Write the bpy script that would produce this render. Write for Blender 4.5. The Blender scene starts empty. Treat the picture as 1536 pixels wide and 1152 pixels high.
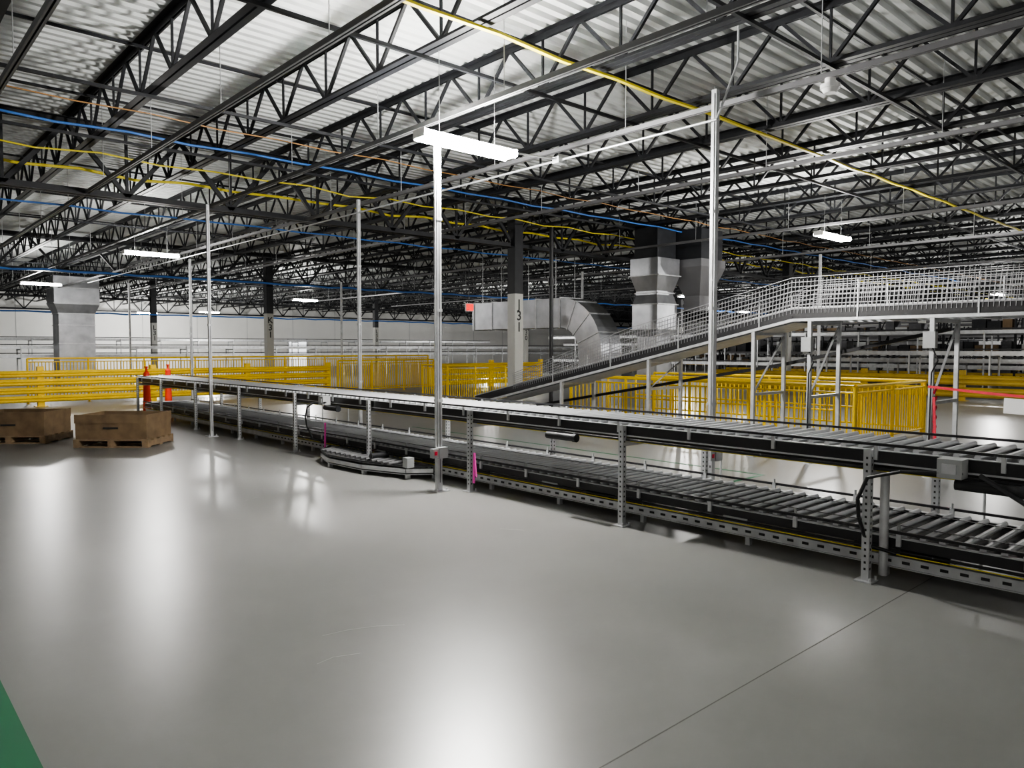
import bpy, math, random
from mathutils import Vector, Matrix
random.seed(4)
scene = bpy.context.scene
COL = scene.collection
try:
    scene.view_settings.view_transform = 'AgX'
    scene.view_settings.look = 'AgX - Medium High Contrast'
except Exception: pass

# ------------------------------------------------------------------ materials
def mat(name, col, rough=0.5, metal=0.0, noise=0.0, nscale=4.0, bump=0.0, emit=0.0, spec=0.5):
    m = bpy.data.materials.new(name); m.use_nodes = True
    nt = m.node_tree; b = nt.nodes["Principled BSDF"]
    b.inputs["Base Color"].default_value = (*col, 1)
    b.inputs["Roughness"].default_value = rough
    b.inputs["Metallic"].default_value = metal
    b.inputs["Specular IOR Level"].default_value = spec
    if noise or bump:
        tc = nt.nodes.new("ShaderNodeTexCoord")
        n = nt.nodes.new("ShaderNodeTexNoise"); n.inputs["Scale"].default_value = nscale
        n.inputs["Detail"].default_value = 4
        nt.links.new(tc.outputs["Object"], n.inputs["Vector"])
        if noise:
            r = nt.nodes.new("ShaderNodeValToRGB")
            r.color_ramp.elements[0].position = 0.3; r.color_ramp.elements[1].position = 0.7
            r.color_ramp.elements[0].color = (*[c*(1-noise) for c in col], 1)
            r.color_ramp.elements[1].color = (*[min(1, c*(1+noise)) for c in col], 1)
            nt.links.new(n.outputs["Fac"], r.inputs["Fac"])
            nt.links.new(r.outputs["Color"], b.inputs["Base Color"])
        if bump:
            bp = nt.nodes.new("ShaderNodeBump"); bp.inputs["Strength"].default_value = bump
            nt.links.new(n.outputs["Fac"], bp.inputs["Height"])
            nt.links.new(bp.outputs["Normal"], b.inputs["Normal"])
    if emit:
        b.inputs["Emission Color"].default_value = (*col, 1)
        b.inputs["Emission Strength"].default_value = emit
        m.cycles.emission_sampling = 'NONE'
    return m

def concrete_mat():
    m = bpy.data.materials.new("polished_concrete"); m.use_nodes = True
    nt = m.node_tree; b = nt.nodes["Principled BSDF"]; L = nt.links
    tc = nt.nodes.new("ShaderNodeTexCoord")
    def noise(s, d, rough=0.6, dist=0.0):
        n = nt.nodes.new("ShaderNodeTexNoise"); n.inputs["Scale"].default_value = s
        n.inputs["Detail"].default_value = d; n.inputs["Roughness"].default_value = rough
        n.inputs["Distortion"].default_value = dist
        L.new(tc.outputs["Object"], n.inputs["Vector"]); return n
    n1 = noise(0.35, 5, 0.5, 0.3); n2 = noise(1.4, 8, 0.62, 0.3)
    r1 = nt.nodes.new("ShaderNodeValToRGB")
    r1.color_ramp.elements[0].position = 0.1; r1.color_ramp.elements[1].position = 0.9
    r1.color_ramp.elements[0].color = (0.155, 0.157, 0.151, 1); r1.color_ramp.elements[1].color = (0.255, 0.255, 0.243, 1)
    L.new(n1.outputs["Fac"], r1.inputs["Fac"])
    r2 = nt.nodes.new("ShaderNodeValToRGB")
    r2.color_ramp.elements[0].position = 0.2; r2.color_ramp.elements[1].position = 0.8
    r2.color_ramp.elements[0].color = (0.80, 0.80, 0.80, 1); r2.color_ramp.elements[1].color = (1, 1, 1, 1)
    L.new(n2.outputs["Fac"], r2.inputs["Fac"])
    mx = nt.nodes.new("ShaderNodeMixRGB"); mx.blend_type = 'MULTIPLY'; mx.inputs[0].default_value = 1.0
    L.new(r1.outputs[0], mx.inputs[1]); L.new(r2.outputs[0], mx.inputs[2])
    L.new(mx.outputs[0], b.inputs["Base Color"])
    mr = nt.nodes.new("ShaderNodeMapRange"); mr.inputs[3].default_value = 0.28; mr.inputs[4].default_value = 0.33
    mr.inputs[1].default_value = 0.1; mr.inputs[2].default_value = 0.9
    L.new(n2.outputs["Fac"], mr.inputs[0]); L.new(mr.outputs[0], b.inputs["Roughness"])
    b.inputs["Specular IOR Level"].default_value = 0.45
    return m

M_CONC = concrete_mat()
M_GALV = mat("galvanized_steel", (0.52, 0.53, 0.54), 0.42, 0.55, 0.15, 8)
M_STRUT = mat("strut_channel_steel", (0.15, 0.15, 0.155), 0.5, 0.5)  # grey darkened to carry the shade inside the open strut channels
M_WIRE = mat("wire_mesh_zinc", (0.32, 0.32, 0.33), 0.45, 0.6)
M_DUCT = mat("duct_sheet_metal", (0.40, 0.41, 0.43), 0.35, 0.85, 0.2, 2.5)
M_DARK = mat("dark_painted_steel", (0.015, 0.016, 0.019), 0.55, 0.0, 0.2, 5, spec=0.35)
M_BLACK = mat("black_rail", (0.016, 0.016, 0.018), 0.4, spec=0.4)
M_SLOT = mat("slot_shadow", (0.03, 0.03, 0.03), 0.9)
M_DECK = mat("roof_deck_paint", (0.66, 0.68, 0.67), 0.6, 0.0, spec=0.3)
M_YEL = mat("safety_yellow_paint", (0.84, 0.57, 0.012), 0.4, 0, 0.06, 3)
M_YDULL = mat("darker_yellow_paint", (0.45, 0.30, 0.02), 0.5, 0, 0.2, 2)  # darker copy of the safety yellow, for the far right guard and racks
M_YCAB = mat("yellow_cable_jacket", (0.72, 0.60, 0.03), 0.5)
M_BCAB = mat("blue_cable_jacket", (0.04, 0.15, 0.45), 0.5)
M_OCAB = mat("orange_cable_jacket", (0.35, 0.18, 0.06), 0.5)
M_ORANGE = mat("orange_plastic", (0.9, 0.05, 0.015), 0.45)
M_CARD = mat("cardboard", (0.16, 0.108, 0.058), 0.8, 0, 0.25, 6)
M_WOOD = mat("pallet_wood", (0.20, 0.14, 0.08), 0.8, 0, 0.25, 9)
M_WALL = mat("white_wall_paint", (0.8, 0.8, 0.78), 0.7, 0, 0.04, 0.6)
M_COLP = mat("column_paint", (0.42, 0.42, 0.39), 0.5)
M_WHITE = mat("white_plastic", (0.75, 0.75, 0.74), 0.4)
M_BOX = mat("junction_box_gray", (0.38, 0.39, 0.39), 0.45, 0.2)
M_RED = mat("red_tape", (0.6, 0.02, 0.05), 0.5)
M_PINK = mat("pink_ribbon", (0.85, 0.08, 0.45), 0.6)
M_GREEN = mat("green_floor_tape", (0.0, 0.11, 0.04), 0.5)
M_TXT = mat("stencil_black", (0.015, 0.015, 0.015), 0.6)
M_JOINT = mat("joint_sealant", (0.10, 0.095, 0.09), 0.6)
M_SCUFF = mat("floor_scuff", (0.34, 0.34, 0.33), 0.5)
M_ROLL = mat("roller_zinc", (0.66, 0.67, 0.69), 0.38, 0.55)
M_EXIT = mat("exit_red_glow", (1.0, 0.02, 0.015), 0.4, emit=1.2)
M_TUBE = mat("fluorescent_tube_bright", (1.0, 0.98, 0.93), 0.4, emit=200)
M_TUBE2 = mat("fluorescent_tube", (1.0, 0.98, 0.94), 0.4, emit=90)
M_DOOR = mat("daylit_door_glass", (0.95, 0.97, 1.0), 0.4, emit=1.4)
M_RACK = mat("rack_equipment_grey", (0.06, 0.06, 0.065), 0.5, 0.2, 0.4, 1.5)

# ------------------------------------------------------------------ mesh builder
class MB:
    def __init__(s): s.v = []; s.f = []; s.m = []; s.mats = []; s.sm = []
    def mi(s, m):
        if m not in s.mats: s.mats.append(m)
        return s.mats.index(m)
    def add(s, vs, fs, m, smooth=False):
        o = len(s.v); k = s.mi(m)
        s.v += [tuple(v) for v in vs]
        for f in fs:
            s.f.append([i+o for i in f]); s.m.append(k); s.sm.append(smooth)
    def box(s, x0, x1, y0, y1, z0, z1, m):
        s.add([(x0,y0,z0),(x1,y0,z0),(x1,y1,z0),(x0,y1,z0),(x0,y0,z1),(x1,y0,z1),(x1,y1,z1),(x0,y1,z1)],
              [(0,3,2,1),(4,5,6,7),(0,1,5,4),(1,2,6,5),(2,3,7,6),(3,0,4,7)], m)
    def frame(s, p0, p1):
        p0 = Vector(p0); p1 = Vector(p1); d = (p1-p0).normalized()
        up = Vector((0,0,1)) if abs(d.z) < 0.95 else Vector((0,1,0))
        a = d.cross(up).normalized(); b = a.cross(d).normalized()
        return p0, p1, a, b
    def beam(s, p0, p1, w, h, m):
        p0, p1, a, b = s.frame(p0, p1); vs = []
        for p in (p0, p1):
            for i, j in ((-1,-1),(1,-1),(1,1),(-1,1)): vs.append(p + a*i*w/2 + b*j*h/2)
        s.add(vs, [(0,1,2,3),(4,7,6,5),(0,4,5,1),(1,5,6,2),(2,6,7,3),(3,7,4,0)], m)
    def cyl(s, p0, p1, r, m, n=8, r2=None, smooth=True):
        p0, p1, a, b = s.frame(p0, p1); vs = []
        for p, rr in ((p0, r), (p1, r if r2 is None else r2)):
            for i in range(n):
                t = 2*math.pi*i/n; vs.append(p + a*math.cos(t)*rr + b*math.sin(t)*rr)
        fs = [(i, (i+1) % n, n+(i+1) % n, n+i) for i in range(n)]
        s.add(vs, fs, m, smooth)
        s.add(vs, [tuple(range(n))[::-1], tuple(range(n, 2*n))], m)
    def path(s, pts, r, m, n=6):
        for i in range(len(pts)-1): s.cyl(pts[i], pts[i+1], r, m, n)
    def loft(s, rings, m, cap=True):
        n = len(rings[0]); vs = [p for r in rings for p in r]; fs = []
        for k in range(len(rings)-1):
            for i in range(n):
                fs.append((k*n+i, k*n+(i+1) % n, (k+1)*n+(i+1) % n, (k+1)*n+i))
        if cap: fs += [tuple(range(n))[::-1], tuple(range((len(rings)-1)*n, len(rings)*n))]
        s.add(vs, fs, m)
    def build(s, name, parent=None, loc=(0,0,0), rotz=0.0):
        me = bpy.data.meshes.new(name); me.from_pydata(s.v, [], s.f)
        for m in s.mats: me.materials.append(m)
        me.polygons.foreach_set("material_index", s.m)
        me.polygons.foreach_set("use_smooth", s.sm); me.update()
        ob = bpy.data.objects.new(name, me); COL.objects.link(ob)
        ob.location = loc; ob.rotation_euler = (0, 0, rotz)
        if parent: ob.parent = parent
        return ob
def empty(name, loc=(0,0,0), rotz=0.0):
    e = bpy.data.objects.new(name, None); COL.objects.link(e); e.location = loc
    e.rotation_euler = (0,0,rotz); e.empty_display_size = 0.2; return e

XMIN, XMAX, YMIN, YMAX = -8.0, 76.0, -9.0, 60.0
DECK = 5.5
# ------------------------------------------------------------------ room shell
b = MB(); b.box(XMIN, XMAX, YMIN, YMAX, -0.15, 0, M_CONC); b.build("floor")
b = MB()
for y in (1.82, 16.5, 31.2): b.box(XMIN, XMAX, y-0.0025, y+0.0025, 0.0, 0.0012, M_JOINT)
for x in (13.0, 27.0): b.box(x-0.004, x+0.004, YMIN, YMAX, 0.0, 0.0012, M_JOINT)
b.build("trim_1")
b = MB()
b.box(0.40, 0.53, -3, 8, 0.0, 0.002, M_GREEN)
b.box(8.58, 8.63, 4.8, 12.5, 0.0, 0.002, M_GREEN)
b.box(7.6, 8.63, 4.75, 4.8, 0.0, 0.002, M_GREEN)
b.build("floor_marking_tape")
b = MB()
def scuff(pts, w=0.006):
    for i in range(len(pts)-1):
        (xa, ya), (xb, yb) = pts[i], pts[i+1]
        b.beam((xa, ya, 0.001), (xb, yb, 0.001), w, 0.001, M_SCUFF)
scuff([(1.95, 3.72), (2.1, 3.70), (2.25, 3.64), (2.38, 3.55)], 0.004); scuff([(1.75, 3.4), (1.85, 3.42), (1.98, 3.37)], 0.004)
scuff([(4.3, 4.9), (4.42, 4.72)], 0.008); scuff([(3.1, 7.6), (3.3, 7.7)], 0.008)
b.build("floor_scuffs")

b = MB()
P = 0.20; prof = []
y = YMIN
while y < YMAX:
    prof += [(y, DECK), (y+0.085, DECK), (y+0.11, DECK+0.05), (y+0.175, DECK+0.05)]; y += P
vs = []; fs = []
for (yy, zz) in prof: vs += [(XMIN, yy, zz), (XMAX, yy, zz)]
for i in range(len(prof)-1): fs.append((2*i, 2*i+2, 2*i+3, 2*i+1))
b.add(vs, fs, M_DECK)
b.box(XMIN, XMAX, YMIN, YMAX, DECK+0.07, DECK+0.2, M_DECK)
b.build("ceiling")
b = MB(); b.box(XMIN, XMAX, YMAX, YMAX+0.2, 0, DECK+0.07, M_WALL)
for x in range(-7, 76, 4): b.box(x, x+0.03, YMAX-0.01, YMAX, 0, DECK, M_BOX)
b.build("wall_back")
b = MB(); b.box(XMAX, XMAX+0.2, YMIN, YMAX, 0, DECK+0.07, M_WALL); b.build("wall_right")
b = MB(); b.box(XMIN-0.2, XMIN, YMIN, YMAX, 0, DECK+0.07, M_WALL); b.build("wall_left")
b = MB(); b.box(XMIN, XMAX, YMIN-0.2, YMIN, 0, DECK+0.07, M_WALL); b.build("wall_front")

# ------------------------------------------------------------------ joists
JB, JT = 4.78, 5.495
def chord(b, y0, y1, z, m, flip, w=0.05, axis='Y'):
    for s in (-1, 1):
        x0, x1 = (0.012, 0.012+w) if s > 0 else (-0.012-w, -0.012)
        v0, v1 = (0.012, 0.018) if s > 0 else (-0.018, -0.012)
        if flip:
            b.box(x0, x1, y0, y1, z-0.008, z, m); b.box(v0, v1, y0, y1, z-w, z-0.008, m)
        else:
            b.box(x0, x1, y0, y1, z, z+0.008, m); b.box(v0, v1, y0, y1, z+0.008, z+w, m)
b = MB()
y0, y1 = YMIN+0.1, YMAX-0.1
chord(b, y0, y1, JT, M_DARK, True, 0.08); chord(b, y0, y1, JB, M_DARK, False, 0.075)
y = y0; step = 0.62; k = 0
while y+2*step < y1:
    b.beam((0, y, JT-0.03), (0, y+step, JB+0.03), 0.038, 0.038, M_DARK)
    b.beam((0, y+step, JB+0.03), (0, y+2*step, JT-0.03), 0.038, 0.038, M_DARK)
    b.beam((0, y+step, JB+0.03), (0, y+step, JT-0.03), 0.026, 0.026, M_DARK)
    y += 2*step
root = empty("ceiling_joists")
first = b.build("joist", root)
xs = [-4.2+1.8*i for i in range(44)]
first.location.x = xs[0]
for i, x in enumerate(xs[1:]):
    o = bpy.data.objects.new("joist_%d" % (i+2), first.data); COL.objects.link(o); o.location.x = x
    o.location.y = 0.31*(i % 2) - 0.2; o.parent = root
# girders
GB = 4.15
X0, X1 = XMIN+0.1, XMAX-0.1
b = MB()
for z, f in ((JT-0.12, 1), (GB, 0)):
    for s in (-1, 1):
        a0, a1 = sorted((s*0.02, s*0.12)); c0, c1 = sorted((s*0.02, s*0.035))
        b.box(X0, X1, a0, a1, z-0.012 if f else z, z if f else z+0.012, M_DARK)
        b.box(X0, X1, c0, c1, z-0.11 if f else z, z if f else z+0.11, M_DARK)
x = X0; st = 0.9
while x+2*st < X1:
    b.beam((x, 0, JT-0.2), (x+st, 0, GB+0.06), 0.07, 0.07, M_DARK)
    b.beam((x+st, 0, GB+0.06), (x+2*st, 0, JT-0.2), 0.07, 0.07, M_DARK)
    b.beam((x+st, 0, GB+0.06), (x+st, 0, JT-0.2), 0.045, 0.045, M_DARK)
    x += 2*st
groot = empty("ceiling_girders")
g = b.build("girder", groot); g.location.y = 14.1
for i, y in enumerate((-0.6, 28.8, 43.5, 58.0)):
    o = bpy.data.objects.new("girder_%d" % (i+2), g.data); COL.objects.link(o); o.location.y = y; o.parent = groot
# bridging
b = MB()
for y in (3.9, 6.75, 10.1, 12.6, 17.5, 21.2, 25.0, 32.5, 37, 48, 53):
    b.beam((X0, y, JB-0.02), (X1, y, JB-0.02), 0.04, 0.04, M_DARK)
    b.beam((X0, y+0.15, JT-0.09), (X1, y+0.15, JT-0.09), 0.035, 0.035, M_DARK)
b.build("joist_bridging", root)
# strut channels along Y, with drop rods
b = MB()
for x, z in ((1.28, 4.17), (3.17, 4.17), (5.15, 4.17), (7.1, 4.17), (10.4, 4.25), (15.7, 4.2), (20, 4.2), (26, 4.2)):
    b.box(x-0.028, x-0.008, YMIN+0.2, 40, z, z+0.006, M_STRUT); b.box(x+0.008, x+0.028, YMIN+0.2, 40, z, z+0.006, M_STRUT)
    b.box(x-0.03, x-0.026, YMIN+0.2, 40, z, z+0.05, M_STRUT); b.box(x+0.026, x+0.03, YMIN+0.2, 40, z, z+0.05, M_STRUT)
    b.box(x-0.03, x+0.03, YMIN+0.2, 40, z+0.05, z+0.054, M_STRUT)
    y = -1.4
    while y < 38:
        b.cyl((x, y, z+0.03), (x, y, JT), 0.005, M_GALV, 5); y += 2.4
b.build("strut_channel_rack", root)

# ------------------------------------------------------------------ cables
def cable(name, y, z, m, r, xa, xb, sag=0.05, wob=0.06, flat=False):
    b = MB(); pts = []
    x = xa; i = 0
    while x <= xb:
        pts.append((x, y + random.uniform(-wob, wob), z - (sag if i % 2 else 0)*random.uniform(0.4, 1.2))); x += 0.9; i += 1
    for i in range(len(pts)-1):
        if flat: b.beam(pts[i], pts[i+1], 0.05, 0.025, m)
        else: b.cyl(pts[i], pts[i+1], r, m, 6)
    b.build(name)
cable("yellow_air_hose", 5.7, 4.73, M_YCAB, 0.02, -4, 60, 0.025, 0.02, True)
cable("yellow_air_hose", 14.6, 4.7, M_YCAB, 0.026, -4, 60, 0.06)
cable("yellow_air_hose", 13.3, 4.7, M_YCAB, 0.014, -4, 60, 0.06)
cable("blue_data_cable", 11.8, 4.72, M_BCAB, 0.018, -4, 40, 0.03, 0.03)
cable("blue_data_cable", 15.6, 4.2, M_BCAB, 0.018, -4, 30, 0.03, 0.03)
cable("orange_conduit_cable", 10.7, 4.72, M_OCAB, 0.009, -4, 45, 0.03, 0.03)
cable("blue_data_cable", 27.6, 4.1, M_BCAB, 0.04, -4, 50)
cable("blue_data_cable", 42.6, 3.4, M_BCAB, 0.045, -4, 60)

# ------------------------------------------------------------------ columns
def text(body, loc, size, parent):
    c = bpy.data.curves.new("label", 'FONT'); c.body = body; c.size = size; c.align_x = 'CENTER'
    c.extrude = 0.002; c.offset = 0.006; c.space_line = 0.85; c.materials.append(M_TXT)
    o = bpy.data.objects.new("stencil_label", c); COL.objects.link(o); o.location = loc
    o.rotation_euler = (math.pi/2, 0, 0); o.parent = parent
for cx, num in ((-1.0, "32"), (12.9, "31"), (27.0, "30"), (41.0, "29"), (55, "28")):
    for cy, let in ((-0.6, "I"), (14.1, "J"), (28.8, "K"), (43.5, "L")):
        e = empty("steel_column", (cx, cy, 0)); b = MB()
        w = 0.14
        b.box(-w, w, -w, w, 0.02, 2.98, M_COLP); b.box(-w, w, -w, w, 2.98, DECK-0.1, M_DARK)
        b.box(-w-0.1, w+0.1, -w-0.1, w+0.1, 0, 0.02, M_GALV)
        for sx in (-1, 1):
            for sy in (-1, 1): b.cyl((sx*0.21, sy*0.21, 0.02), (sx*0.21, sy*0.21, 0.06), 0.012, M_GALV, 6)
        b.build("shaft", e)
        text(let + "\n" + num[0] + "\n" + num[1], (0, -w-0.003, 2.6), 0.34, e)

# ------------------------------------------------------------------ lights
def strip_light(x, y, z, tube, power, L=1.3, top=4.17, tr=0.03):
    e = empty("strip_light", (x, y, z)); b = MB(); h = L/2
    b.loft([[(-h, -0.045, 0.02), (-h, 0.045, 0.02), (-h, 0.03, 0.07), (-h, -0.03, 0.07)],
            [(h, -0.045, 0.02), (h, 0.045, 0.02), (h, 0.03, 0.07), (h, -0.03, 0.07)]], M_WHITE)
    for sx in (-1, 1):
        b.box(sx*h-0.012, sx*h+0.012, -0.10, 0.10, -0.03, 0.06, M_WHITE)
    for sx in (-0.6, 0.6): b.cyl((sx*h, 0, 0.07), (sx*h, 0, top-z+0.6), 0.004, M_GALV, 5)
    b.build("housing", e)
    b = MB()
    for sy in (-0.085, 0.085): b.cyl((-h+0.02, sy, 0.0), (h-0.02, sy, 0.0), tr, tube, 8)
    b.build("tubes", e)
    ld = bpy.data.lights.new("lamp", 'POINT'); ld.energy = power; ld.color = (1, 0.98, 0.945)
    ld.shadow_soft_size = 0.16
    lo = bpy.data.objects.new("lamp", ld); COL.objects.link(lo); lo.location = (0, 0, -0.2); lo.parent = e
    return e
strip_light(5.25, 6.52, 3.84, M_TUBE, 1100, tr=0.05)
strip_light(15.7, 7.2, 3.95, M_TUBE2, 800, tr=0.04)
for x, y, p in ((5.65, 32.1, 480), (17.2, 34.2, 800), (18.3, 50, 1200), (15.6, 54, 1200), (29, 20, 650), (31, 33, 650), (38, 10, 550),
             (44, 26, 600), (54, 14, 600), (62, 30, 500), (40, 47, 900), (5.95, 20.1, 330), (28.0, 4.0, 650)):
    strip_light(x, y, 3.95, M_TUBE2, p)
for x, y, p in ((0.0, -4.5, 80), (-5.5, -1.5, 190), (10, -4.5, 220)):  # unseen fixtures added outside the view as weak fill light
    strip_light(x, y, 3.95, M_TUBE2, p)

# ------------------------------------------------------------------ strut poles
def pole(x, y, top, boxz=0.38, w=0.06, fit=True, slots=False, name="strut_pole"):
    e = empty(name, (x, y, 0)); b = MB()
    b.box(-w/2, w/2, -w/2, w/2-0.02, 0.012, top, M_GALV)
    b.box(-w/2, -w/2+0.012, w/2-0.02, w/2, 0.012, top, M_GALV); b.box(w/2-0.012, w/2, w/2-0.02, w/2, 0.012, top, M_GALV)
    b.box(-0.09, 0.09, -0.09, 0.09, 0, 0.012, M_GALV)
    if slots:
        for k in range(int(top/0.08)):
            b.box(-w/2-0.0012, -w/2, -0.016, -0.002, 0.1+k*0.08, 0.125+k*0.08, M_SLOT)
    else:
        b.box(-0.006, 0.006, -w/2-0.001, -w/2, 0.1, top-0.1, M_STRUT)
    for sx in (-0.065, 0.065): b.cyl((sx, -0.06, 0.012), (sx, -0.06, 0.04), 0.01, M_GALV, 6)
    for k in (1.0, 2.0, 3.0): b.box(-w/2-0.006, w/2+0.006, -w/2-0.006, w/2+0.006, k, k+0.03, M_GALV)
    b.build("post", e)
    if fit:
        b = MB()
        b.box(-0.06, 0.06, -w/2-0.07, -w/2-0.001, boxz, boxz+0.12, M_BOX)
        b.box(-0.14, -0.065, -w/2-0.06, -w/2-0.001, boxz+0.01, boxz+0.11, M_BOX)
        b.box(-0.12, -0.085, -w/2-0.066, -w/2-0.06, boxz+0.04, boxz+0.08, M_RED)
        b.cyl((-w/2-0.02, -0.02, boxz+0.12), (-w/2-0.02, -0.02, top-0.05), 0.012, M_GALV, 6)
        b.build("outlet_box", e)
    return e
pole(4.94, 6.67, 3.85)
pole(6.80, 4.37, 4.26, 0.42, slots=True)
pole(4.98, 13.6, 4.16, w=0.05, fit=False); pole(6.75, 11.4, 4.16, w=0.05, fit=False); pole(7.6, 22.2, 4.16, fit=False)
pole(8.2, 30.5, 4.05, fit=False); pole(18.6, 17.0, 4.16, fit=False); pole(14.6, 26.0, 4.16, fit=False)
pole(3.5, 34.0, 4.05, fit=False); pole(20.0, 9.5, 4.16, fit=False)
b = MB()
b.cyl((6.72, 4.3, 3.93), (6.72, 30, 3.93), 0.014, M_GALV, 8)
b.cyl((5.9, 6.52, 3.88), (6.72, 6.52, 3.93), 0.012, M_GALV, 8)
b.cyl((6.72, 4.3, 3.93), (7.1, 4.3, 4.6), 0.012, M_GALV, 8)
b.cyl((7.1, 4.3, 4.6), (7.1, 4.3, 5.45), 0.012, M_GALV, 8)
b.box(6.64, 6.78, 6.47, 6.58, 3.88, 3.96, M_BOX)
b.build("electrical_conduit")
b = MB(); x, y, z = 7.1, 3.31, 4.05
b.cyl((x, y, z+0.06), (x, y, z+0.12), 0.05, M_WHITE, 16); b.cyl((x, y, z+0.02), (x, y, z+0.06), 0.09, M_WHITE, 24)
b.cyl((x, y, z-0.02), (x, y, z+0.02), 0.055, M_WHITE, 24, 0.08)
b.build("smoke_detector")

# ------------------------------------------------------------------ conveyors
def leg(b, x, y, h, w=0.05, face=-1, slots=True):
    b.box(x-w/2, x+w/2, y-w/2, y-w/2+0.005, 0.01, h, M_GALV)
    b.box(x-w/2, x-w/2+0.005, y-w/2+0.005, y+w/2, 0.01, h, M_GALV)
    b.box(x+w/2-0.005, x+w/2, y-w/2+0.005, y+w/2, 0.01, h, M_GALV)
    b.box(x-0.06, x+0.06, y-0.06, y+0.06, 0, 0.01, M_GALV)
    for sx in (-0.045, 0.045): b.cyl((x+sx, y-0.045, 0.01), (x+sx, y-0.045, 0.035), 0.009, M_GALV, 6)
    if slots:
        k = 0.08
        while k < h-0.04:
            b.box(x-0.007, x+0.007, y-w/2-0.001, y-w/2, k, k+0.016, M_SLOT)
            b.box(x-w/2-0.001, x-w/2, y-0.007, y+0.007, k, k+0.016, M_SLOT); k += 0.045
e = empty("roller_conveyor")
YA, YB = -3.5, 19.0
b = MB()      # upper level
UX0, UX1, UZ = 5.25, 6.08, 0.93
for x, s in ((UX0, -1), (UX1, 1)):
    b.box(x-0.02, x+0.02, YA, YB, UZ-0.11, UZ-0.03, M_BLACK)
    b.box(x-0.024, x+0.024, YA, YB, UZ-0.122, UZ-0.11, M_GALV)
    b.box(x-0.024, x+0.018, YA, YB, UZ-0.03, UZ-0.025, M_GALV)
    y = YA+0.3
    while y < YB:
        xo = x+s*0.035
        b.box(xo-0.01, xo+0.01, y, y+0.025, UZ-0.09, UZ+0.01, M_GALV); y += 0.75
    b.box(x+s*0.04-0.01, x+s*0.04+0.01, YA, YB, UZ+0.008, UZ+0.026, M_BLACK)
y = YA+0.05
while y < YB:
    b.cyl((UX0+0.02, y, UZ-0.018), (UX1-0.02, y, UZ-0.018), 0.020, M_ROLL, 8); y += 0.12
b.box(UX0+0.1, UX1-0.1, YA, YB, UZ-0.16, UZ-0.135, M_BLACK)
b.box(UX0+0.03, UX1-0.03, YA, YB, UZ-0.075, UZ-0.05, M_BLACK)
b.cyl((UX0-0.03, YA, UZ-0.15), (UX0-0.03, YB, UZ-0.15), 0.012, M_BLACK, 6)
b.cyl((UX0+0.03, YA, UZ-0.17), (UX0+0.03, YB, UZ-0.17), 0.007, M_YCAB, 6)
b.build("upper_deck", e)
b = MB()      # lower level
LX0, LX1, LZ = 5.42, 6.42, 0.31
for x, s in ((LX0, -1), (LX1, 1)):
    b.box(x-0.02, x+0.02, YA, YB, LZ-0.10, LZ-0.03, M_BLACK)
    b.box(x-0.025, x+0.02, YA, YB, LZ-0.03, LZ-0.024, M_GALV)
    b.box(x+s*0.05-0.01, x+s*0.05+0.01, YA, YB, LZ+0.01, LZ+0.03, M_BLACK)
    y = YA+0.2
    while y < YB:
        xo = x+s*0.035
        b.box(xo-0.01, xo+0.01, y, y+0.03, LZ-0.08, LZ+0.03, M_GALV)
        b.cyl((xo, y+0.015, LZ+0.03), (xo, y+0.015, LZ+0.07), 0.01, M_BOX, 6); y += 0.75
    b.box(x-0.03, x+0.012, YA, YB, 0.075, 0.080, M_GALV); b.box(x-0.03, x+0.012, YA, YB, 0.150, 0.155, M_GALV)
    b.box(x-0.005, x+0.002, YA, YB, 0.080, 0.150, M_GALV)
y = YA
while y < 12:
    b.box(LX0-0.008, LX0-0.005, y, y+0.05, 0.105, 0.125, M_SLOT); y += 0.12
y = YA+0.05
while y < YB:
    b.cyl((LX0+0.02, y, LZ-0.018), (LX1-0.02, y, LZ-0.018), 0.021, M_ROLL, 8); y += 0.12
y = YA+0.2
while y < YB:
    b.box(LX0, LX1, y, y+0.04, 0.155, 0.205, M_GALV)
    b.box(LX0-0.03, LX0-0.02, y, y+0.22, 0.165, 0.22, M_BOX if int(y*3) % 2 else M_BLACK)
    for x in (LX0+0.03, LX1-0.03): b.box(x-0.02, x+0.02, y, y+0.04, 0.0, 0.075, M_GALV)
    y += 1.07
b.box(LX0+0.03, LX1-0.03, YA, YB, 0.225, 0.245, M_BLACK)
for xx in (LX0+0.25, LX1-0.25): b.box(xx-0.008, xx+0.008, YA, YB, LZ+0.003, LZ+0.006, M_BLACK)
b.cyl((LX0-0.035, YA, 0.195), (LX0-0.035, YB, 0.195), 0.011, M_BLACK, 6)
b.cyl((LX0-0.045, YA, 0.175), (LX0-0.045, YB, 0.175), 0.004, M_YCAB, 6)
b.build("lower_deck", e)
b = MB()      # legs
for y in (-2.2, -0.05, 2.1, 4.25, 6.42, 8.55, 10.7, 12.85, 15, 17.1, 18.8):
    leg(b, 5.19, y, UZ-0.02); leg(b, 6.50, y, UZ-0.1)
    b.box(5.19, 6.50, y-0.02, y+0.02, UZ-0.21, UZ-0.165, M_GALV)
b.build("legs", e)
b = MB()      # motor boxes, junctions, cables
for y in (1.5, 9.6, -1.0, 5.1):
    if y != 5.1:
        b.box(5.08, 5.20, y, y+0.14, UZ-0.14, UZ-0.02, M_BOX)
        b.box(5.07, 5.08, y+0.03, y+0.11, UZ-0.11, UZ-0.05, M_GALV)
    b.cyl((5.14, y+0.05, UZ-0.18), (5.14, y-0.30, UZ-0.18), 0.035, M_BLACK, 12)
    b.cyl((5.14, y-0.30, UZ-0.18), (5.14, y-0.34, UZ-0.18), 0.04, M_DARK, 12)
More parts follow.
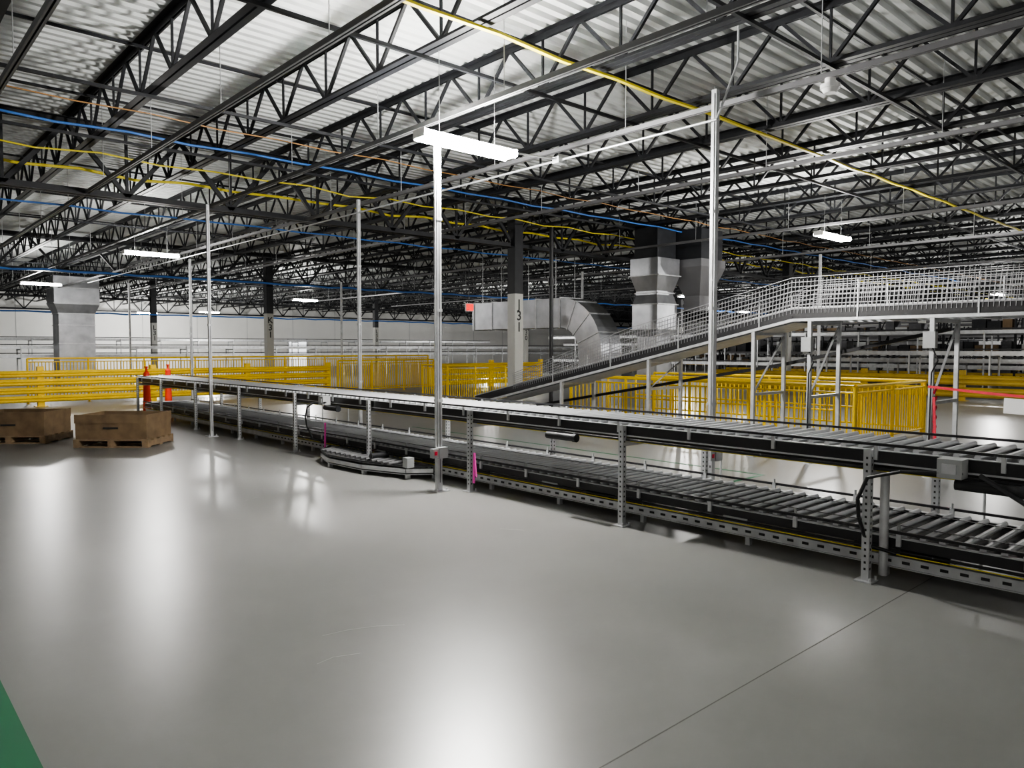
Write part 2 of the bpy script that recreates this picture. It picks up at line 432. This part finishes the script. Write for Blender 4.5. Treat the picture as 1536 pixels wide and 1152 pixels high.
for ya in (1.35, 9.4):
    pts = [(5.10, ya+0.15, UZ-0.1), (5.08, ya+0.5, UZ-0.13), (5.1, ya+0.72, UZ-0.2), (5.1, ya+0.78, UZ-0.35), (5.12, ya+0.78, 0.45), (5.2, ya+0.75, 0.25), (5.3, ya+0.6, 0.2)]
    b.path(pts, 0.013, M_BLACK)
pts = [(5.08, 1.4, UZ-0.1), (5.0, 1.1, UZ-0.25), (5.0, 0.8, UZ-0.3), (5.08, 0.3, UZ-0.2), (5.1, -0.3, UZ-0.15)]
b.path(pts, 0.015, M_BLACK)
b.cyl((5.35, 2.05, 0.02), (5.35, 2.05, 0.75), 0.03, M_GALV, 10)
for y in (-1.2, 1.75, 4.8, 7.6, 10.3, 13.5):
    b.cyl((5.7, y, 0.12), (5.7, y+0.3, 0.12), 0.05, M_BLACK, 12); b.cyl((5.7, y+0.3, 0.12), (5.7, y+0.36, 0.12), 0.06, M_GALV, 12)
b.build("drive_motors", e)
# side spur with angled rollers
b = MB()
plan = [(5.36, 7.35), (5.10, 7.55), (4.88, 8.2), (4.84, 9.0), (5.0, 9.5), (5.36, 9.9)]
for z0, z1, m in ((0.05, 0.058, M_GALV), (0.145, 0.15, M_STRUT)):
    n = len(plan); b.add([(p[0], p[1], z0) for p in plan]+[(p[0], p[1], z1) for p in plan],
        [tuple(range(n))[::-1], tuple(range(n, 2*n))]+[(i, (i+1) % n, n+(i+1) % n, n+i) for i in range(n)], m)
for i in range(len(plan)-1):
    p, q = plan[i], plan[i+1]
    b.beam((p[0], p[1], 0.10), (q[0], q[1], 0.10), 0.03, 0.05, M_GALV)
    b.beam((p[0], p[1], 0.165), (q[0], q[1], 0.165), 0.02, 0.02, M_BLACK)
    b.box(p[0]-0.0, p[0]+0.05, p[1]-0.02, p[1]+0.03, 0, 0.05, M_GALV)
for k in range(14):
    t = k/13; yy = 7.75+t*1.7; b.cyl((5.36, yy+0.1, 0.175), (4.97, yy, 0.175), 0.02, M_STRUT, 8)
b.box(5.05, 5.15, 7.45, 7.55, 0.15, 0.27, M_BOX); b.cyl((5.0, 8.2, 0.22), (5.25, 8.2, 0.22), 0.04, M_BLACK, 12)
b.build("spur_deck", e)

# incline conveyor with wire guard
e = empty("incline_conveyor")
CX0, CX1 = 9.95, 10.85
prof = [(12.1, 0.52), (5.1, 2.08), (-6.0, 2.08)]
b = MB()
for x in (CX0, CX1):
    for i in range(2):
        (ya, za), (yb, zb) = prof[i], prof[i+1]
        b.beam((x, ya, za), (x, yb, zb), 0.05, 0.13, M_BLACK)
        b.beam((x, ya, za+0.08), (x, yb, zb+0.08), 0.06, 0.015, M_GALV)
        b.beam((x, ya, za-0.09), (x, yb, zb-0.09), 0.07, 0.04, M_GALV)
(ya, za), (yb, zb) = prof[0], prof[1]
b.beam(((CX0+CX1)/2, ya, za+0.03), ((CX0+CX1)/2, yb, zb+0.03), 0.84, 0.02, M_BLACK)
b.beam(((CX0+CX1)/2, ya, za-0.12), ((CX0+CX1)/2, yb, zb-0.12), 0.80, 0.01, M_GALV)
y = 5.0
while y > -6: b.cyl((CX0, y, 2.12), (CX1, y, 2.12), 0.024, M_ROLL, 8); y -= 0.12
y = 4.8
while y > -6: b.box(CX0, CX1, y, y+0.05, 1.96, 2.01, M_GALV); y -= 1.0
b.build("frame", e)
b = MB()
def pz(y): return 2.08 if y < 5.1 else 2.08-(y-5.1)*1.56/7.0
for x, s in ((CX0-0.03, -1), (CX1+0.03, 1)):
    y = 10.9
    while y > -5.9:
        hgt = 0.47 if y < 8 else 0.28+0.19*(10.9-y)/2.9
        z = pz(y)
        b.beam((x, y, z), (x+s*0.03, y-0.03, z+hgt), 0.007, 0.007, M_WIRE)
        y -= 0.055
    for k in range(8):
        f = (k+0.5)/7.6
        for (yA, yB) in ((10.9, 8.0), (8.0, 5.1), (5.1, -5.9)):
            hA = 0.28 if yA > 8.1 else 0.47
            b.beam((x+s*0.03*f, yA, pz(yA)+hA*f+0.03), (x+s*0.03*f, yB, pz(yB)+0.47*f+0.03), 0.008, 0.008, M_WIRE)
    y = 9.8
    while y > -5.9:
        b.beam((x, y, pz(y)-0.1), (x, y, pz(y)+0.42), 0.016, 0.016, M_GALV); y -= 1.4
b.build("wire_guard", e)
b = MB()
for y in (5.7, 4.85, 3.3, 1.2, -1.0, -3.2, 7.6, 9.6):
    h = pz(y)-0.1
    for x in (CX0, CX1): leg(b, x, y, h, 0.05, slots=False)
    b.box(CX0, CX1, y-0.02, y+0.02, h-0.06, h-0.01, M_GALV)
    if h > 1.4:
        b.box(CX0, CX1, y-0.02, y+0.02, 0.9, 0.94, M_GALV); b.beam((CX0, y, 0.92), (CX1, y, h-0.05), 0.03, 0.01, M_GALV)
b.beam((10.9, 11.5, 0.35), (10.9, 5.7, 1.35), 0.05, 0.05, M_BLACK)
b.beam((10.9, 5.7, 1.35), (10.9, 3.4, 1.85), 0.05, 0.05, M_BLACK)
for y, z in ((4.85, 1.55), (3.3, 1.6)):
    b.box(CX0-0.12, CX0-0.031, y-0.07, y+0.07, z, z+0.2, M_BOX)
    b.path([(CX0-0.08, y-0.03, z), (CX0-0.1, y-0.1, z-0.15), (CX0-0.06, y-0.02, z-0.3), (CX0-0.04, y, 0.3)], 0.009, M_BLACK)
b.build("supports", e)

# generic background conveyors
def bg_conveyor(x, y, L, rot, levels, name="distant_conveyor", w=0.9):
    b = MB()
    for z in levels:
        for s in (-w/2, w/2):
            b.box(s-0.02, s+0.02, 0, L, z-0.14, z, M_GALV); b.box(s-0.03, s+0.03, 0, L, z+0.04, z+0.08, M_BLACK)
        b.box(-w/2, w/2, 0, L, z-0.06, z-0.04, M_BLACK)
        k = 0.1
        while k < L: b.box(-w/2, w/2, k, k+0.05, z-0.035, z-0.005, M_ROLL); k += 0.25
    k = 0.1
    while k < L:
        for s in (-w/2-0.05, w/2+0.05):
            b.box(s-0.025, s+0.025, k-0.025, k+0.025, 0.01, max(levels), M_GALV); b.box(s-0.07, s+0.07, k-0.07, k+0.07, 0, 0.01, M_GALV)
        for z in levels: b.box(-w/2-0.05, w/2+0.05, k-0.02, k+0.02, z-0.2, z-0.15, M_GALV)
        k += 2.4
    b.build(name, None, (x, y, 0), rot)
bg_conveyor(-6, 40, 50, -math.pi/2, [1.3, 1.7])
bg_conveyor(-6, 52, 50, -math.pi/2, [2.2])
bg_conveyor(27.6, 0, 13.5, 0, [0.6, 1.5])
bg_conveyor(30.5, -3, 20, 0, [0.5, 1.2])
bg_conveyor(33.5, -3, 36, 0, [0.9, 2.3])
bg_conveyor(39, -3, 40, 0, [1.9])
bg_conveyor(48, -3, 40, 0, [0.8, 2.6])
bg_conveyor(57, -3, 45, 0, [1.2, 2.2])

# storage racking on the far right
def racking(x, y, n, bay=2.7, d=1.0, h=3.3):
    b = MB(); rnd = random.Random(int(x))
    for i in range(n+1):
        for dx in (0, d):
            b.box(dx-0.04, dx+0.04, i*bay-0.04, i*bay+0.04, 0.01, h, M_DARK); b.box(dx-0.08, dx+0.08, i*bay-0.08, i*bay+0.08, 0, 0.01, M_DARK)
        for z in (0.3, 1.3, 2.3): b.beam((0, i*bay, z), (d, i*bay, z+0.9), 0.03, 0.03, M_DARK)
    for z in (0.55, 1.4, 2.25, 3.1):
        for dx in (0, d): b.box(dx-0.03, dx+0.03, 0, n*bay, z-0.1, z, M_YDULL if z < 1 else M_STRUT)
        b.box(0, d, 0, n*bay, z, z+0.02, M_RACK)
        if z < 3:
            for i in range(n):
                k = 0.15
                while k < bay-0.5:
                    ww = rnd.uniform(0.3, 0.55); hh = rnd.uniform(0.25, 0.6)
                    if rnd.random() < 0.8: b.box(0.08, 0.85, i*bay+k, i*bay+k+ww, z+0.02, z+0.02+hh, rnd.choice([M_RACK, M_RACK, M_BOX, M_CARD, M_DARK]))
                    k += ww+0.06
    b.build("storage_rack", None, (x, y, 0))
racking(36, -2, 9); racking(44, -2, 12); racking(52, -2, 14); racking(66, -2, 18)

# ------------------------------------------------------------------ yellow guards
def wbeam(x, y, L, rot, nr=4, h=1.07, m=M_YEL):
    b = MB()
    k = 0.0
    while k <= L+0.01:
        b.box(k-0.08, k+0.08, -0.08, 0.08, 0.015, h+0.03, m); b.box(k-0.15, k+0.15, -0.15, 0.15, 0, 0.015, m)
        k += L/max(1, round(L/2.9))
    for r in range(nr):
        z = 0.12+r*(h-0.16)/nr
        d = (h-0.16)/nr*0.80
        pr = [(0, -0.085), (0.18, -0.13), (0.38, -0.13), (0.5, -0.095), (0.62, -0.13), (0.82, -0.13), (1, -0.085)]
        vs = []; fs = []
        for t, yy in pr: vs += [(0, yy, z+t*d), (L, yy, z+t*d)]
        for i in range(len(pr)-1): fs.append((2*i, 2*i+1, 2*i+3, 2*i+2))
        b.add(vs, fs, m)
    b.build("yellow_guardrail", None, (x, y, 0), rot)
wbeam(-4.6, 23.8, 8.7*2, 0)
wbeam(17.5, 23.8, 5.8, 0)
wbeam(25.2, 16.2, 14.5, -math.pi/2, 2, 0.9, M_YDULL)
def barfence(x, y, L, rot, h=1.07, sp=0.11, name="yellow_handrail"):
    b = MB(); r = 0.028
    b.cyl((0, 0, h), (L, 0, h), r, M_YEL, 8); b.cyl((0, 0, 0.1), (L, 0, 0.1), 0.018, M_YEL, 8)
    b.cyl((0, 0, h-0.1), (L, 0, h-0.1), 0.016, M_YEL, 8)
    n = max(1, round(L/1.5))
    for i in range(n+1):
        k = L*i/n; b.cyl((k, 0, 0), (k, 0, h), r, M_YEL, 8); b.cyl((k, 0, 0), (k, 0, 0.015), 0.06, M_YEL, 10)
    k = sp
    while k < L: b.cyl((k, 0, 0.1), (k, 0, h-0.1), 0.014, M_YEL, 5); k += sp
    b.build(name, None, (x, y, 0), rot)
barfence(12.0, 5.1, 6.2, math.pi/2, 0.98)
barfence(12.06, 5.1, 3.0, 0, 0.98)
barfence(15.1, 5.16, 6.2, math.pi/2, 0.98)
barfence(13.9, 15.6, 4.0, math.pi/2)
barfence(13.2, 23.8, 4.2, 0, 1.15, 0.09)
barfence(4.0, 25.0, 14.0, 0, 1.3, 0.09)
b = MB()
for x in (12.45, 13.4):
    b.cyl((x, 5.6, 0.98), (x, 10.6, 0.98), 0.02, M_YEL, 8)
    for y in (5.6, 7.2, 8.9, 10.6): b.cyl((x, y, 0), (x, y, 0.98), 0.02, M_YEL, 8)
    b.cyl((x, 5.6, 0.55), (x, 10.6, 0.55), 0.016, M_YEL, 8)
b.build("yellow_handrail")

# ------------------------------------------------------------------ ducts
def rect(cx, cy, z, wx, wy): return [(cx-wx/2, cy-wy/2, z), (cx+wx/2, cy-wy/2, z), (cx+wx/2, cy+wy/2, z), (cx-wx/2, cy+wy/2, z)]
def seam(b, cx, cy, z, wx, wy): b.box(cx-wx/2-0.03, cx+wx/2+0.03, cy-wy/2-0.03, cy+wy/2+0.03, z-0.015, z+0.015, M_GALV)
b = MB(); cx, cy = 7.8, 37.5
b.loft([rect(cx, cy, 0, 1.4, 1.2), rect(cx, cy, 3.1, 1.4, 1.2), rect(cx, cy, 3.5, 1.75, 1.5), rect(cx, cy, 4.7, 1.75, 1.5)], M_DUCT)
for z in (0.9, 1.8, 2.6, 3.1): seam(b, cx, cy, z, 1.4, 1.2)
for z in (3.55, 4.2): seam(b, cx, cy, z, 1.75, 1.5)
b.build("air_duct_riser")
b = MB(); cx, cy = 16.2, 12.2
b.loft([rect(cx, cy, 0, 0.65, 0.65), rect(cx, cy, 1.9, 0.65, 0.65), rect(cx, cy, 2.1, 0.86, 0.82), rect(cx, cy, 2.75, 0.86, 0.82),
        rect(cx, cy, 3.0, 0.72, 0.68), rect(cx, cy, 3.1, 0.72, 0.68), rect(cx, cy, 3.5, 0.95, 0.9), rect(cx, cy, 3.95, 0.95, 0.9)], M_DUCT)
b.loft([rect(cx, cy, 3.95, 0.8, 0.75), rect(cx, cy, 4.75, 0.8, 0.75)], M_DARK)
for z, w in ((2.1, 0.84), (2.75, 0.84), (3.05, 0.70), (3.5, 0.93)): seam(b, cx, cy, z, w, w)
b.build("air_duct_riser")
b = MB(); cx, cy = 17.35, 11.65
b.loft([rect(cx, cy, 2.6, 0.5, 0.5), rect(cx, cy, 3.0, 0.5, 0.5), rect(cx, cy, 3.75, 1.15, 1.0), rect(cx, cy, 3.95, 1.15, 1.0)], M_STRUT)
b.loft([rect(cx, cy, 3.95, 1.0, 0.9), rect(cx, cy, 4.75, 1.0, 0.9)], M_DARK)
b.build("exhaust_hood")
b = MB(); dx = 15.9; rings = []
def ring(y, z, ang, w=0.85, h=0.85):
    n = Vector((0, -math.sin(ang), math.cos(ang)))
    c = Vector((dx, y, z)); X = Vector((1,0,0))
    return [tuple(c - X*w/2 - n*h/2), tuple(c + X*w/2 - n*h/2), tuple(c + X*w/2 + n*h/2), tuple(c - X*w/2 + n*h/2)]
zc = 2.62; yc = 15.0; R = 1.15
rings.append(ring(19.0, zc, 0)); rings.append(ring(yc, zc, 0))
for i in range(1, 11):
    a = math.pi/2*i/10; rings.append(ring(yc - R*math.sin(a), zc - R*(1-math.cos(a)), a))
rings.append(ring(yc-R, 0.0, math.pi/2))
b.loft(rings, M_DUCT)
for y in (18.9, 18.0, 17.0, 16.0, 15.0): b.box(dx-0.45, dx+0.45, y-0.015, y+0.015, zc-0.45, zc+0.45, M_GALV)
for a in (0.4, 0.8, 1.2):
    r0 = ring(yc-R*math.sin(a-0.012), zc-R*(1-math.cos(a-0.012)), a, 0.89, 0.89); r1 = ring(yc-R*math.sin(a+0.012), zc-R*(1-math.cos(a+0.012)), a, 0.89, 0.89)
    b.loft([r0, r1], M_GALV)
for y in (18.5, 17.2, 15.2):
    for sx in (-0.4, 0.4): b.cyl((dx+sx, y, zc+0.42), (dx+sx, y, JB), 0.008, M_GALV, 5)
b.build("supply_air_duct")
b = MB(); b.cyl((13.6, 13.5, 0), (13.6, 13.5, 4.7), 0.055, M_BLACK, 12)
b.cyl((13.6, 13.5, 0), (13.6, 13.5, 0.03), 0.1, M_BLACK, 12); b.cyl((13.6, 13.5, 3.2), (13.6, 13.5, 3.4), 0.085, M_BLACK, 12)
b.cyl((13.6, 13.5, 1.0), (13.6, 13.5, 1.15), 0.085, M_BLACK, 12)
b.build("sprinkler_riser_pipe")

# ------------------------------------------------------------------ pallet boxes
def pallet_box(x, y, rz):
    e = empty("cardboard_pallet_box", (x, y, 0), rz); b = MB()
    for k in (-0.55, 0, 0.55):
        b.box(k-0.05, k+0.05, -0.45, 0.45, 0.02, 0.11, M_WOOD)
    for k in (-0.4, -0.2, 0, 0.2, 0.4): b.box(-0.6, 0.6, k-0.05, k+0.05, 0.11, 0.13, M_WOOD)
    for k in (-0.4, 0, 0.4): b.box(-0.6, 0.6, k-0.05, k+0.05, 0.0, 0.02, M_WOOD)
    b.build("pallet", e)
    b = MB(); w, d, t, z0, z1 = 0.57, 0.43, 0.012, 0.13, 0.52
    b.box(-w, w, -d, -d+t, z0, z1, M_CARD); b.box(-w, w, d-t, d, z0, z1, M_CARD)
    b.box(-w, -w+t, -d+t, d-t, z0, z1, M_CARD); b.box(w-t, w, -d+t, d-t, z0, z1, M_CARD)
    b.box(-w+t, w-t, -d+t, d-t, z0, z0+0.01, M_CARD)
    b.box(-w-0.01, w+0.01, -d-0.012, -d, z1-0.13, z1+0.01, M_CARD); b.box(w, w+0.012, -d, d, z1-0.13, z1+0.01, M_CARD)
    b.box(-0.12, 0.12, -d-0.014, -d-0.012, z0+0.17, z0+0.20, M_TXT)
    b.build("carton", e)
pallet_box(3.50, 13.45, math.radians(-42)); pallet_box(2.34, 15.15, math.radians(-38))

def delin(x, y):
    b = MB()
    b.cyl((x, y, 0), (x, y, 0.05), 0.19, M_BLACK, 16, 0.17)
    b.cyl((x, y, 0.05), (x, y, 0.98), 0.095, M_ORANGE, 16, 0.07)
    b.cyl((x, y, 0.98), (x, y, 1.03), 0.075, M_ORANGE, 16, 0.035)
    b.cyl((x, y, 1.03), (x, y, 1.12), 0.028, M_ORANGE, 10); b.cyl((x, y, 1.12), (x, y, 1.15), 0.048, M_ORANGE, 10)
    for z in (0.80,): b.cyl((x, y, z), (x, y, z+0.05), 0.080, M_WHITE, 16)
    b.build("traffic_delineator")
delin(5.62, 19.6); delin(6.75, 21.6)

b = MB(); b.box(12.95, 13.15, 16.1, 16.16, 2.64, 2.82, M_EXIT); b.box(12.93, 13.17, 16.16, 16.2, 2.62, 2.84, M_WHITE)
b.cyl((13.05, 16.18, 2.84), (13.05, 16.18, 4.75), 0.01, M_DARK, 6); b.build("exit_sign")
b = MB()
pts = [(9.85, 3.3, 1.13), (9.6, 2.6, 1.09), (9.5, 2.0, 1.06), (9.6, 1.2, 1.08), (9.9, 0.5, 1.12)]
for i in range(4): b.beam(pts[i], pts[i+1], 0.004, 0.03, M_RED)
for k in range(6): b.beam((9.90, 3.25, 0.45+k*0.12), (10.0, 3.25, 0.52+k*0.12), 0.012, 0.035, M_RED)
b.beam((9.9, 3.25, 1.0), (9.85, 3.2, 0.3), 0.008, 0.03, M_RED)
b.build("danger_tape")
b = MB(); b.beam((9.535, 2.42, 0.965), (9.495, 2.1, 0.955), 0.004, 0.17, M_WHITE)
b.build("paper_sheet")
b = MB()
b.beam((5.14, 6.28, 0.45), (5.12, 6.27, 0.12), 0.01, 0.03, M_PINK); b.beam((5.14, 6.28, 0.45), (5.10, 6.2, 0.2), 0.01, 0.03, M_PINK)
b.build("marking_ribbon")
b = MB(); b.beam((5.3, 9.95, 0.5), (5.29, 9.95, 0.05), 0.015, 0.03, M_PINK); b.build("marking_ribbon")
b = MB()
b.cyl((8.0, 5.0, 0.35), (8.0, 14.0, 0.35), 0.003, M_RED, 4); b.cyl((7.4, 2.0, 0.5), (7.4, 14.0, 0.5), 0.003, M_RED, 4)
for y in (5.0, 14.0): b.cyl((8.0, y, 0), (8.0, y, 0.4), 0.012, M_GALV, 6)
for y in (2.0, 14.0): b.cyl((7.4, y, 0), (7.4, y, 0.55), 0.012, M_GALV, 6)
b.build("string_line")
b = MB(); b.box(28.6, 30.2, YMAX-0.08, YMAX-0.02, 0.0, 2.3, M_DOOR)
for x in (28.5, 30.2): b.box(x, x+0.1, YMAX-0.12, YMAX-0.01, 0, 2.4, M_GALV)
b.box(28.5, 30.3, YMAX-0.12, YMAX-0.01, 2.3, 2.4, M_GALV); b.build("door_1")

# ------------------------------------------------------------------ world + camera
w = bpy.data.worlds.new("World"); scene.world = w; w.use_nodes = True
w.node_tree.nodes["Background"].inputs[0].default_value = (0.8, 0.85, 0.9, 1)
w.node_tree.nodes["Background"].inputs[1].default_value = 0.02
cam = bpy.data.cameras.new("Camera"); co = bpy.data.objects.new("Camera", cam); COL.objects.link(co)
cam.lens = 26.13; cam.sensor_width = 36; cam.clip_end = 300
co.location = (0, 0, 1.6); co.rotation_euler = (math.radians(90-2.77), 0, math.radians(-42.2))
scene.camera = co
